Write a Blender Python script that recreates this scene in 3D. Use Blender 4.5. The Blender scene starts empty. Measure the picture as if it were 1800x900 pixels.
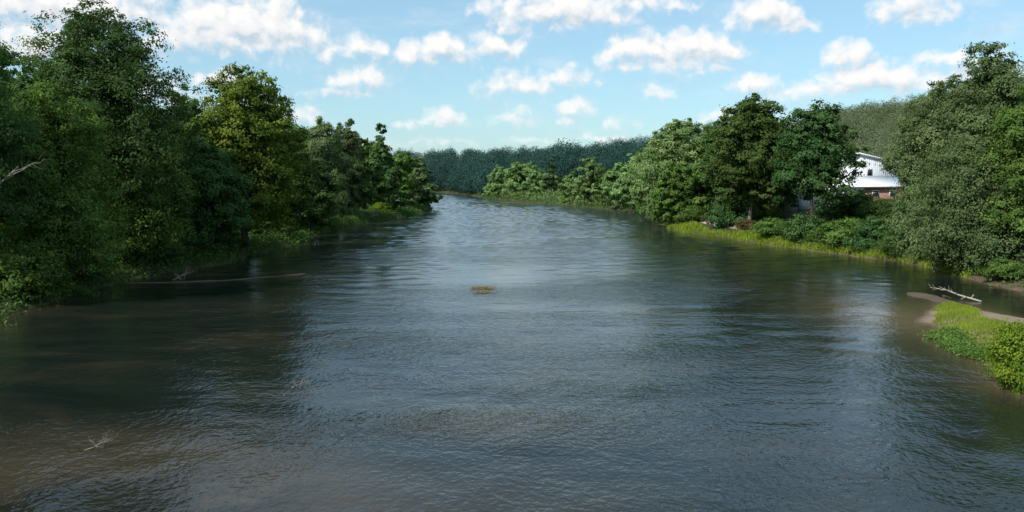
import bpy, math, random
import numpy as np
from math import radians as R

SC = bpy.context.scene
COL = SC.collection
rng = np.random.default_rng(7)
random.seed(7)

# ------------------------------------------------------------------ camera
F, CX, CY, HZ, H0 = 1500.0, 900.0, 450.0, 308.0, 8.5
TH = math.atan((CY - HZ) / F)
cam_d = bpy.data.cameras.new('camera'); cam = bpy.data.objects.new('camera', cam_d); COL.objects.link(cam)
cam_d.sensor_width = 36.0; cam_d.lens = 36.0 * F / 1800.0
cam_d.clip_start = 0.1; cam_d.clip_end = 9000
cam.location = (0, 0, H0); cam.rotation_euler = (R(90) - TH, 0, 0)
SC.camera = cam

def ray(u, v):
    a, b = (u - CX) / F, (CY - v) / F
    return np.array([a, math.cos(TH) + b * math.sin(TH), -math.sin(TH) + b * math.cos(TH)])
def P(u, v, z=0.0):                      # where a sight line of the survey photo meets the level z
    d = ray(u, v); t = (z - H0) / d[2]
    return (d[0] * t, d[1] * t)
def AT(u, v, Y):                         # the same line at distance Y
    d = ray(u, v); t = Y / d[1]
    return (d[0] * t, Y, H0 + d[2] * t)

SUN_AZ, SUN_EL = 132.0, 41.0             # degrees to the west of +Y, elevation
sun_dir = np.array([-math.sin(R(SUN_AZ)) * math.cos(R(SUN_EL)), math.cos(R(SUN_AZ)) * math.cos(R(SUN_EL)), math.sin(R(SUN_EL))])

# ------------------------------------------------------------------ node helpers
class NT:
    def __init__(s, tree): s.t = tree; s.n = tree.nodes; s.l = tree.links
    def set(s, sock, v):
        if isinstance(v, bpy.types.NodeSocket): s.l.new(v, sock)
        elif v is not None: sock.default_value = v
    def math(s, op, a, b=None, c=None, clamp=False):
        n = s.n.new('ShaderNodeMath'); n.operation = op; n.use_clamp = clamp
        for i, v in enumerate((a, b, c)): s.set(n.inputs[i], v)
        return n.outputs[0]
    def vmath(s, op, a, b=None, c=None):
        n = s.n.new('ShaderNodeVectorMath'); n.operation = op
        for i, v in enumerate((a, b, c)):
            if v is not None: s.set(n.inputs[i], v)
        return n.outputs['Value' if op in ('DOT_PRODUCT', 'LENGTH') else 'Vector']
    def noise(s, vec, scale, detail=3, rough=.5, dist=0.0, color=False):
        n = s.n.new('ShaderNodeTexNoise'); s.set(n.inputs['Vector'], vec)
        n.inputs['Scale'].default_value = scale; n.inputs['Detail'].default_value = detail
        n.inputs['Roughness'].default_value = rough; n.inputs['Distortion'].default_value = dist
        return n.outputs['Color' if color else 'Fac']
    def ramp(s, fac, stops):
        n = s.n.new('ShaderNodeValToRGB'); s.set(n.inputs[0], fac); e = n.color_ramp.elements
        while len(e) < len(stops): e.new(.5)
        for k, (p, c) in enumerate(stops): e[k].position = p; e[k].color = tuple(c) + (1,)
        return n.outputs[0]
    def mix(s, fac, a, b, mode='MIX'):
        n = s.n.new('ShaderNodeMix'); n.data_type = 'RGBA'; n.blend_type = mode
        s.set(n.inputs[0], fac); s.set(n.inputs[6], a if isinstance(a, bpy.types.NodeSocket) else tuple(a) + (1,))
        s.set(n.inputs[7], b if isinstance(b, bpy.types.NodeSocket) else tuple(b) + (1,))
        return n.outputs[2]
    def smooth(s, v, a, b):
        n = s.n.new('ShaderNodeMapRange'); n.interpolation_type = 'SMOOTHSTEP'; s.set(n.inputs[0], v)
        n.inputs[1].default_value = a; n.inputs[2].default_value = b
        return n.outputs[0]

def material(name):
    m = bpy.data.materials.new(name); m.use_nodes = True; m.node_tree.nodes.clear()
    return m, NT(m.node_tree)
def finish(nt, shader):
    o = nt.n.new('ShaderNodeOutputMaterial'); nt.l.new(shader, o.inputs['Surface'])
def principled(nt, color, rough=.8, spec=.3, normal=None, ior=None, metal=0.0):
    p = nt.n.new('ShaderNodeBsdfPrincipled')
    nt.set(p.inputs['Base Color'], color if isinstance(color, bpy.types.NodeSocket) else tuple(color) + (1,))
    nt.set(p.inputs['Roughness'], rough); p.inputs['Specular IOR Level'].default_value = spec
    p.inputs['Metallic'].default_value = metal
    if ior: p.inputs['IOR'].default_value = ior
    if normal is not None: nt.l.new(normal, p.inputs['Normal'])
    return p.outputs[0]
def bump(nt, h, strength=1.0, dist=1.0):
    b = nt.n.new('ShaderNodeBump'); nt.set(b.inputs['Strength'], strength); b.inputs['Distance'].default_value = dist
    nt.l.new(h, b.inputs['Height']); return b.outputs[0]
def objco(nt): return nt.n.new('ShaderNodeTexCoord').outputs['Object']

# ------------------------------------------------------------------ materials
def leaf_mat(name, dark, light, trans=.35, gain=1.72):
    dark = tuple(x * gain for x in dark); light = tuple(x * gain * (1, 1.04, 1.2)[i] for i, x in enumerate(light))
    m, nt = material(name)
    a = nt.n.new('ShaderNodeAttribute'); a.attribute_name = 'tint'
    c = nt.ramp(a.outputs['Fac'], [(0, dark), (.55, tuple(.5 * (d + l) for d, l in zip(dark, light))), (1, light)])
    oi = nt.n.new('ShaderNodeObjectInfo')
    hs = nt.n.new('ShaderNodeHueSaturation')
    nt.set(hs.inputs['Hue'], nt.math('MULTIPLY_ADD', oi.outputs['Random'], .016, .492))
    nt.set(hs.inputs['Value'], nt.math('MULTIPLY_ADD', oi.outputs['Random'], .24, .88))
    nt.l.new(c, hs.inputs['Color']); c = hs.outputs[0]
    d = nt.n.new('ShaderNodeBsdfDiffuse'); nt.l.new(c, d.inputs[0])
    t = nt.n.new('ShaderNodeBsdfTranslucent')
    nt.l.new(nt.mix(1.0, c, (1.15, 1.1, .45), 'MULTIPLY'), t.inputs[0])
    m1 = nt.n.new('ShaderNodeMixShader'); m1.inputs[0].default_value = trans
    nt.l.new(d.outputs[0], m1.inputs[1]); nt.l.new(t.outputs[0], m1.inputs[2])
    finish(nt, m1.outputs[0]); return m

LEAF = {
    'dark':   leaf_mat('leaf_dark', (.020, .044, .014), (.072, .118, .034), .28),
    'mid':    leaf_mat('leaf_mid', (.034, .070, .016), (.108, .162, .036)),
    'yellow': leaf_mat('leaf_yellow', (.036, .068, .012), (.135, .170, .026), .30),
    'pale':   leaf_mat('leaf_pale', (.046, .080, .028), (.140, .178, .072)),
    'grey':   leaf_mat('leaf_grey', (.036, .064, .024), (.118, .152, .058)),
    'olive':  leaf_mat('leaf_olive', (.024, .047, .012), (.074, .108, .028)),
    'teal':   leaf_mat('leaf_teal', (.018, .044, .014), (.058, .102, .030), .26),
    'bright': leaf_mat('leaf_bright', (.060, .105, .012), (.170, .215, .026), .42),
    'rust':   leaf_mat('leaf_rust', (.060, .052, .022), (.115, .085, .036), .3),
    'far':    leaf_mat('leaf_far_hazed', (.012, .032, .028), (.030, .060, .046), .2),  # bluish distance haze is mixed into this leaf colour
    'grove':  leaf_mat('leaf_grove_hazed', (.074, .128, .046), (.165, .232, .080), .38),  # leaf colour lightened to stand in for haze over the far bend
    'grass':  leaf_mat('leaf_grass', (.078, .112, .012), (.190, .235, .030), .42),
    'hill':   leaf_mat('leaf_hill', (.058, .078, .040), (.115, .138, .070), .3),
    'weed':   leaf_mat('leaf_weed', (.026, .058, .016), (.070, .120, .030)),
}
def bark_mat(name, c1, c2):
    m, nt = material(name); co = objco(nt)
    v = nt.vmath('MULTIPLY', co, (6, 6, 1.2))
    n = nt.noise(v, 2.0, 6, .65)
    finish(nt, principled(nt, nt.ramp(n, [(.3, c1), (.7, c2)]), .9, .2, bump(nt, n, .8, .05))); return m
BARK = bark_mat('bark', (.035, .026, .02), (.11, .09, .07))
PALEBARK = bark_mat('pale_bark', (.13, .11, .085), (.36, .31, .25))
DRIFT = bark_mat('driftwood_grey', (.20, .17, .13), (.55, .50, .42))
DARKWOOD = bark_mat('wet_wood', (.10, .085, .07), (.34, .30, .25))

def ground_mat():
    m, nt = material('bank_soil'); co = objco(nt)
    n = nt.noise(co, .35, 6, .6); n2 = nt.noise(co, 3.0, 5, .6)
    c = nt.ramp(n, [(.3, (.035, .045, .016)), (.55, (.055, .065, .022)), (.75, (.09, .075, .045))])
    a = nt.n.new('ShaderNodeAttribute'); a.attribute_name = 'mud'
    mud = nt.ramp(n2, [(.3, (.075, .055, .035)), (.7, (.17, .13, .085))])
    c = nt.mix(a.outputs['Fac'], c, mud)
    finish(nt, principled(nt, c, .9, .2, bump(nt, n2, .7, .15))); return m
def sand_mat():
    m, nt = material('bar_sand'); co = objco(nt)
    n = nt.noise(co, .9, 6, .6); n2 = nt.noise(co, 9.0, 4, .6)
    a = nt.n.new('ShaderNodeAttribute'); a.attribute_name = 'wet'
    dry = nt.ramp(n, [(.3, (.17, .125, .085)), (.5, (.245, .182, .125)), (.7, (.31, .24, .17))])
    c = nt.mix(a.outputs['Fac'], dry, (.075, .052, .036))
    c = nt.mix(nt.math('MULTIPLY', n2, .4), c, (.12, .09, .06))
    finish(nt, principled(nt, c, .85, .3, bump(nt, n2, .6, .06))); return m
def path_mat():
    m, nt = material('path_gravel'); co = objco(nt)
    n = nt.noise(co, 2.5, 6, .7)
    finish(nt, principled(nt, nt.ramp(n, [(.3, (.26, .21, .16)), (.7, (.44, .37, .29))]), .95, .2, bump(nt, n, .5, .05))); return m

def water_mat():
    m, nt = material('river_water'); co = objco(nt)
    # windblown ripples: several octaves, crests lying across the river, with calmer and rougher patches
    v1 = nt.vmath('MULTIPLY', co, (1.15, .95, 1))
    big = nt.noise(nt.vmath('MULTIPLY', co, (.030, .075, 1)), 1.0, 4, .6, .6)
    pat = nt.smooth(big, .36, .64)
    calm = nt.n.new('ShaderNodeAttribute'); calm.attribute_name = 'calm'
    rif = nt.n.new('ShaderNodeAttribute'); rif.attribute_name = 'riffle'
    amp = nt.math('MULTIPLY_ADD', pat, .95, .38)
    amp = nt.math('ADD', amp, rif.outputs['Fac'])
    amp = nt.math('MULTIPLY', amp, nt.math('SUBTRACT', 1.0, calm.outputs['Fac']))
    wd = nt.n.new('ShaderNodeAttribute'); wd.attribute_name = 'far_sheen'
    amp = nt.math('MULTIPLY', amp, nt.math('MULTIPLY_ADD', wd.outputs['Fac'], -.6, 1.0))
    a = nt.noise(v1, .55, 2, .5, .4)
    b = nt.noise(v1, 1.7, 3, .55, .5)
    c = nt.noise(v1, 4.6, 2, .5, .3)
    h = nt.math('ADD', nt.math('MULTIPLY', a, .035), nt.math('ADD', nt.math('MULTIPLY', b, .045), nt.math('MULTIPLY', c, .026)))
    h = nt.math('MULTIPLY', h, amp)
    nrm = bump(nt, h, 1.0, 1.0)
    sh = nt.n.new('ShaderNodeAttribute'); sh.attribute_name = 'shallow'
    nb = nt.noise(nt.vmath('MULTIPLY', co, (.10, .22, 1)), 1.0, 5, .6, .8)
    bed = nt.ramp(nb, [(.32, (.005, .009, .009)), (.5, (.010, .014, .012)), (.68, (.024, .022, .015))])
    c0 = nt.mix(sh.outputs['Fac'], bed, (.125, .088, .052))
    far_sheen = nt.n.new('ShaderNodeAttribute'); far_sheen.attribute_name = 'far_sheen'
    c0 = nt.mix(far_sheen.outputs['Fac'], c0, (.045, .062, .068))  # far base colour lightened to stand in for sky reflected off waves
    finish(nt, principled(nt, c0, nt.math('MULTIPLY_ADD', far_sheen.outputs['Fac'], -.03, .09), .5, nrm, 1.333)); return m
GROUND, SAND, PATH, WATER = ground_mat(), sand_mat(), path_mat(), water_mat()

def paint_mat(name, col, scale=.6, amt=.12, rough=.6):
    m, nt = material(name); co = objco(nt)
    n = nt.noise(nt.vmath('MULTIPLY', co, (1, 1, .4)), scale, 6, .65)
    c = nt.mix(nt.math('MULTIPLY', n, amt * 2), col, tuple(x * .62 for x in col))
    finish(nt, principled(nt, c, rough, .3)); return m
def sheet_mat(name, col, pitch=.9):
    m, nt = material(name); co = objco(nt)
    w = nt.n.new('ShaderNodeTexWave'); w.wave_type = 'BANDS'; w.bands_direction = 'X'; nt.l.new(co, w.inputs[0]); w.inputs['Scale'].default_value = pitch
    n = nt.noise(co, .5, 5, .6)
    c = nt.mix(nt.math('MULTIPLY', n, .3), col, tuple(x * .7 for x in col))
    finish(nt, principled(nt, c, .5, .35, bump(nt, w.outputs[0], .5, .05))); return m
def brick_mat():
    m, nt = material('red_brick'); co = objco(nt)
    mp = nt.n.new('ShaderNodeMapping'); mp.inputs['Rotation'].default_value = (R(90), 0, 0); nt.l.new(co, mp.inputs[0])
    b = nt.n.new('ShaderNodeTexBrick'); nt.l.new(mp.outputs[0], b.inputs[0]); b.inputs['Scale'].default_value = 4.0
    b.inputs['Color1'].default_value = (.30, .13, .085, 1); b.inputs['Color2'].default_value = (.24, .10, .07, 1); b.inputs['Mortar'].default_value = (.4, .36, .31, 1)
    finish(nt, principled(nt, b.outputs[0], .9, .2)); return m
WHITE = paint_mat('white_siding', (.80, .81, .82)); WROOF = sheet_mat('white_metal_roof', (.78, .79, .80)); GREYSHEET = sheet_mat('pale_sheet_wall', (.66, .68, .71))
BRICK = brick_mat(); TRIM = paint_mat('white_trim', (.74, .75, .76)); GLASS = paint_mat('dark_glazing', (.03, .04, .05), 1, .1, .08)
DOORM = paint_mat('grey_door', (.30, .31, .33))
POSTM = paint_mat('weathered_post', (.30, .31, .33), 2, .3)

# ------------------------------------------------------------------ mesh builder
class MB:
    def __init__(s): s.v = []; s.f4 = []; s.n = 0; s.tint = []; s.ff = []
    def quads(s, verts, tint=None):                 # verts (N,4,3): one free quad each
        k = len(verts); s.v.append(verts.reshape(-1, 3))
        s.f4.append(np.arange(s.n, s.n + 4 * k).reshape(-1, 4)); s.n += 4 * k
        s.tint.append(np.full(k, .5) if tint is None else tint)
    def grid(s, verts, faces):                      # shared verts + index quads
        s.v.append(np.asarray(verts, float)); s.f4.append(np.asarray(faces) + s.n); s.n += len(verts)
        s.tint.append(np.full(len(faces), .5))
    def tube(s, pts, rad, seg=7, wob=0.0):
        pts = np.asarray(pts, float); n = len(pts); vs = []; prev = None
        for i in range(n):
            d = pts[min(i + 1, n - 1)] - pts[max(i - 1, 0)]; d = d / (np.linalg.norm(d) + 1e-9)
            ref = np.array([0, 0, 1.0]) if abs(d[2]) < .9 else np.array([1.0, 0, 0])
            a = np.cross(d, ref); a /= np.linalg.norm(a); b = np.cross(d, a)
            ang = np.linspace(0, 2 * math.pi, seg, endpoint=False)
            rr = rad[i] * (1 + wob * rng.normal(size=seg))
            vs.append(pts[i] + np.outer(np.cos(ang) * rr, a) + np.outer(np.sin(ang) * rr, b))
        fs = []
        for i in range(n - 1):
            for k in range(seg):
                fs.append((i * seg + k, i * seg + (k + 1) % seg, (i + 1) * seg + (k + 1) % seg, (i + 1) * seg + k))
        base = len(vs) * seg
        vs.append(pts[-1:] + 0); vs.append(pts[:1] + 0)
        s.grid(np.concatenate(vs), fs)
        off = s.n - base - 2
        for k in range(seg):
            s.ff.append((off + (n - 1) * seg + k, off + (n - 1) * seg + (k + 1) % seg, off + base))
            s.ff.append((off + (k + 1) % seg, off + k, off + base + 1))
    def box(s, c, sz, rot=0.0):
        c = np.array(c, float); h = np.array(sz, float) / 2
        q = np.array([[x, y, z] for z in (-1, 1) for y in (-1, 1) for x in (-1, 1)], float) * h
        cs, sn = math.cos(rot), math.sin(rot)
        q = np.stack([q[:, 0] * cs - q[:, 1] * sn, q[:, 0] * sn + q[:, 1] * cs, q[:, 2]], 1) + c
        s.grid(q, [(0, 2, 3, 1), (4, 5, 7, 6), (0, 1, 5, 4), (2, 6, 7, 3), (0, 4, 6, 2), (1, 3, 7, 5)])
    def prism(s, poly, y0, y1):                     # poly in (x,z), extruded along y
        n = len(poly); vs = [(x, y0, z) for x, z in poly] + [(x, y1, z) for x, z in poly]
        s.v.append(np.array(vs, float)); off = s.n; s.n += len(vs)
        s.ff.append(tuple(off + i for i in range(n))); s.ff.append(tuple(off + n + i for i in reversed(range(n))))
        for i in range(n):
            j = (i + 1) % n; s.ff.append((off + i, off + n + i, off + n + j, off + j))
    def build(s, name, mat, parent=None, smooth=False, attr=None):
        me = bpy.data.meshes.new(name); v = np.concatenate(s.v) if s.v else np.zeros((0, 3))
        f4 = np.concatenate(s.f4) if s.f4 else np.zeros((0, 4), int)
        tot = np.array([4] * len(f4) + [len(f) for f in s.ff], np.int32)
        idx = np.concatenate([f4.ravel()] + [np.array(f) for f in s.ff]).astype(np.int32)
        me.vertices.add(len(v)); me.vertices.foreach_set('co', v.astype(np.float32).ravel())
        me.loops.add(len(idx)); me.loops.foreach_set('vertex_index', idx)
        me.polygons.add(len(tot)); me.polygons.foreach_set('loop_start', np.concatenate([[0], np.cumsum(tot)[:-1]]).astype(np.int32))
        if s.tint and any(len(t) for t in s.tint):
            t = np.concatenate(s.tint + [np.full(len(s.ff), .5)]).astype(np.float32)
            a = me.attributes.new('tint', 'FLOAT', 'FACE'); a.data.foreach_set('value', t)
        for k, arr in (attr or {}).items():
            a = me.attributes.new(k, 'FLOAT', 'POINT'); a.data.foreach_set('value', np.asarray(arr, np.float32))
        me.update(calc_edges=True); me.validate()
        if smooth: me.polygons.foreach_set('use_smooth', np.ones(len(me.polygons), bool))
        me.materials.append(mat)
        o = bpy.data.objects.new(name, me); COL.objects.link(o)
        if parent is not None: o.parent = parent
        return o

def tag(o, label=None, cat=None, group=None, kind=None):
    if label: o['label'] = label
    if cat: o['category'] = cat
    if group: o['group'] = group
    if kind: o['kind'] = kind
    return o
def empty(name, loc, rz=0.0):
    o = bpy.data.objects.new(name, None); COL.objects.link(o); o.location = loc; o.rotation_euler = (0, 0, rz)
    o.empty_display_size = .5; return o

# ------------------------------------------------------------------ the river in plan, and the land around it
river = [(-26, -400), (-21, -20), (-20.5, 15), (-24, 30)] + [P(*p) for p in (
    (0, 560), (60, 537), (140, 513), (230, 492), (330, 474), (420, 455), (500, 434), (560, 408), (640, 391), (700, 383), (752, 371))] + \
    [(-42, 232), (-120, 262), (-500, 320), (-500, 520), (-120, 462)] + [P(*p) for p in (
    (770, 338.5), (800, 340.5), (845, 346.5), (870, 351), (960, 357.5), (1040, 365), (1130, 374.5), (1160, 391), (1180, 404),
    (1250, 414), (1330, 427), (1450, 443), (1560, 458), (1650, 474), (1720, 492), (1800, 517))] + [(40, 45), (43, 20), (44, -400)]
river = np.array(river)
def signed(px, py, poly):                          # >0 outside the polygon
    px = np.asarray(px, float); py = np.asarray(py, float)
    d = np.full(px.shape, 1e18); inside = np.zeros(px.shape, bool); n = len(poly)
    for i in range(n):
        ax, ay = poly[i]; bx, by = poly[(i + 1) % n]; ex, ey = bx - ax, by - ay
        t = np.clip(((px - ax) * ex + (py - ay) * ey) / (ex * ex + ey * ey + 1e-12), 0, 1)
        d = np.minimum(d, (px - ax - t * ex) ** 2 + (py - ay - t * ey) ** 2)
        c = ((ay > py) != (by > py)) & (px < (bx - ax) * (py - ay) / ((by - ay) if by != ay else 1e-12) + ax)
        inside ^= c
    return np.where(inside, -1, 1) * np.sqrt(d)
def S(x): x = np.clip(x, 0, 1); return x * x * (3 - 2 * x)
def vnoise(x, y, s, k=0):                          # cheap smooth pseudo-noise
    return (np.sin(x * s * 1.3 + 1.7 + k) * np.cos(y * s * 1.1 - .6 + k * 2) + .5 * np.sin(x * s * 2.9 - y * s * 2.3 + k) + .3 * np.sin(x * s * 5.3 + y * s * 6.1 + k * 3)) / 1.8
def sdist(x, y): return signed(x, y, river) + .9 * vnoise(x, y, .25) * np.clip(np.asarray(y) / 80, .3, 2)
def ground_z(x, y):
    x = np.asarray(x, float); y = np.asarray(y, float); sd = sdist(x, y)
    z = np.where(sd > 0, .55 * S(sd / 1.5) + .9 * S((sd - 1) / 6) + 1.9 * S((sd - 6) / 22), -1.6 * S(-sd / 3))
    z = z + np.where(sd > 0, np.minimum(sd / 8, 1) * .35 * vnoise(x, y, .35), 0)
    far = (5 + 15 * S((x + 30) / 200)) * S((y - 435 + .1 * x) / 150) * S(sd / 25) * (1 + .10 * vnoise(x, y, .012))
    rt = 25 * S((x - 75) / 100) * S((y - 190) / 190) * S(sd / 40)
    return z + np.maximum(far, rt) + .25 * np.minimum(far, rt)

def axis(core, lo, hi, step0, growth):
    a, b = core; pts = list(np.arange(a, b + step0, step0)); s = step0
    while pts[-1] < hi: s *= growth; pts.append(pts[-1] + s)
    s = step0; left = []; q = a
    while q > lo: s *= growth; q -= s; left.append(q)
    return np.array(left[::-1] + pts)
def grid_faces(nx, ny):
    i = np.arange(ny - 1)[:, None] * nx + np.arange(nx - 1)[None]
    return np.stack([i, i + 1, i + nx + 1, i + nx], -1).reshape(-1, 4)
gx = axis((-48, 72), -4500, 4500, .9, 1.06); gy = axis((18, 150), -600, 5500, .9, 1.025)
X, Y = np.meshgrid(gx, gy); Z = ground_z(X, Y)
SDG = sdist(X, Y)
mb = MB(); mb.grid(np.stack([X, Y, Z], -1).reshape(-1, 3), grid_faces(len(gx), len(gy)))
mud = (1 - S((SDG - .2) / 1.6)) * .9 * (1 - S((Y - 90) / 60)) * np.where(X < 0, .15, 1)
tag(mb.build('ground', GROUND, smooth=True, attr={'mud': mud.ravel()}), kind='structure')

# sandbar islet
islet = np.array([P(*p) for p in ((1612, 566), (1632, 545), (1650, 534), (1692, 537), (1740, 549), (1800, 563))] + [(45, 47), (45, 30)] +
                 [P(*p) for p in ((1830, 700), (1765, 682), (1738, 640), (1700, 622), (1660, 604), (1628, 587), (1640, 576))])
def islet_z(x, y):
    sd = -signed(x, y, islet) + .25 * vnoise(x, y, 1.1)
    return np.where(sd > 0, .5 * S(sd / 2.6) + .10 * vnoise(x, y, .8) * np.minimum(sd, 1) + .02, -.5 * S(-sd / 1.2)), sd
ix = np.arange(18, 46, .22); iy = np.arange(27, 62, .22); XI, YI = np.meshgrid(ix, iy); ZI, SDI = islet_z(XI, YI)
mb = MB(); mb.grid(np.stack([XI, YI, ZI], -1).reshape(-1, 3), grid_faces(len(ix), len(iy)))
tag(mb.build('sandbar', SAND, smooth=True, attr={'wet': (1 - S(SDI / .7)).ravel()}), kind='structure')
# low mud spit above it, and the thin mud bars under the shaded bank
def spit(name, pts, w, h):
    pts = np.array(pts, float); t = np.linspace(0, len(pts) - 1, 60); k = np.arange(len(pts))
    c = np.stack([np.interp(t, k, pts[:, 0]), np.interp(t, k, pts[:, 1])], 1); d = np.gradient(c, axis=0); d /= np.linalg.norm(d, axis=1)[:, None]
    nrm = np.stack([-d[:, 1], d[:, 0]], 1); prof = np.sin(np.linspace(.02, math.pi - .02, 60)) ** .6 * (1 + .3 * vnoise(c[:, 0], c[:, 1], .9))
    us = np.linspace(-1, 1, 9); vs = []
    for i in range(60):
        for uu in us:
            p = c[i] + nrm[i] * uu * w * prof[i]; vs.append((p[0], p[1], (h + .06) * (1 - uu * uu) * prof[i] - .06 + .02 * vnoise(p[0], p[1], 2.2)))
    m = MB(); m.grid(vs, grid_faces(9, 60)); o = m.build(name, SAND, smooth=True, attr={'wet': np.tile(.9 + .1 * np.abs(us), 60)})
    return tag(o, kind='structure')
spit('mud_spit', [P(1592, 513), P(1625, 520), P(1662, 530), P(1690, 534)], 1.0, .14)
spit('mud_bar', [P(150, 497.5), P(270, 497), P(400, 493), P(560, 478)], .35, .05)
spit('mud_bar', [P(868, 353.5), P(900, 356.5), P(962, 359.5)], 1.0, .12)

# water
wx = axis((-62, 72), -4500, 4500, .5, 1.1); wy = axis((16, 425), -600, 5500, .45, 1.08)
XW, YW = np.meshgrid(wx, wy)
sI = np.minimum(signed(XW, YW, islet), 99)
cS = P(1585, 558); shal = np.exp(-((XW - cS[0]) / 4.2) ** 2 - ((YW - cS[1]) / 8.5) ** 2) * .85
shal = np.maximum(shal, np.exp(-np.clip(sI, 0, 99) / 1.0) * .9)
sdw = -sdist(XW, YW); shal = np.maximum(shal, np.exp(-np.clip(sdw, 0, 99) / .8) * .6)
def lens(u, v, rx, ry, a):
    c = P(u, v); return a * np.exp(-((XW - c[0]) / rx) ** 2 - ((YW - c[1]) / ry) ** 2)
shal = np.maximum.reduce([shal, lens(60, 830, 6, 4, .30), lens(330, 800, 5.5, 1.4, .30), lens(330, 880, 7.5, 3.4, .42), lens(640, 850, 3, 2, .16), lens(860, 745, 3.5, 2.2, .26), lens(560, 690, 3, 2, .12)])
calm = np.maximum.reduce([lens(180, 885, 6.5, 2.6, .62), lens(60, 740, 9, 9, .35), lens(885, 488, 3.0, 6.0, .72), lens(150, 470, 14, 14, .5), lens(1600, 480, 12, 10, .45), lens(1790, 540, 6, 5, .6), np.where(sdw < 4, .35, 0)])
riffle = np.maximum.reduce([lens(860, 742, 4.2, 1.9, 1.5), lens(1180, 500, 6, 6, 1.6), lens(1190, 620, 2.5, 2.2, 1.2), lens(1050, 690, 5, 2, .9), lens(700, 610, 4, 3, .7), lens(1000, 400, 14, 9, .8)]) * (1.1 + .8 * vnoise(XW, YW, .9))
ZW = XW * 0; wr_ = np.random.default_rng(3)
for k in range(46):
    lam = wr_.uniform(1.5, 3.6); an = R(90) + wr_.normal() * 1.0; ph = wr_.uniform(0, 6.28); kk = 2 * math.pi / lam
    ZW = ZW + lam * .0047 * np.sin(kk * (math.cos(an) * XW + math.sin(an) * YW) + ph)
inner = ((XW > -62) & (XW < 72) & (YW > 16) & (YW < 425)) * S((YW - 16) / 6) * S((425 - YW) / 8)
ZW = ZW * inner * (.22 + .78 * S((YW - 55) / 120)) * (.75 + .35 * vnoise(XW, YW, .06)) * (.25 + .75 * S(sdw / 5)) * (1 - np.clip(calm, 0, .85)) - .012
mb = MB(); mb.grid(np.stack([XW, YW, ZW], -1).reshape(-1, 3), grid_faces(len(wx), len(wy)))
tag(mb.build('water', WATER, smooth=True, attr={'shallow': shal.ravel(), 'calm': calm.ravel(), 'riffle': riffle.ravel(), 'far_sheen': S((YW - 60) / 230).ravel()}), kind='structure')

# ------------------------------------------------------------------ foliage
def unit(v): return v / (np.linalg.norm(v, axis=-1, keepdims=True) + 1e-9)
def leaves(mb, pos, nrm, L, W, tint, droop=0.0):
    n = len(pos); nrm = unit(nrm)
    r = rng.normal(size=(n, 3)); r[:, 2] -= droop * 2.2
    a = unit(r - nrm * (r * nrm).sum(1, keepdims=True)); b = np.cross(nrm, a)
    ln = L * rng.uniform(.65, 1.3, (n, 1)); wd = W * rng.uniform(.7, 1.25, (n, 1))
    fold = nrm * wd * rng.uniform(-.45, .2, (n, 1))
    q = np.stack([pos - a * ln * .5, pos + b * wd * .5 + a * ln * .06 + fold, pos + a * ln * .5, pos - b * wd * .5 + a * ln * .06 + fold], 1)
    mb.quads(q, np.clip(tint, 0, 1))

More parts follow.
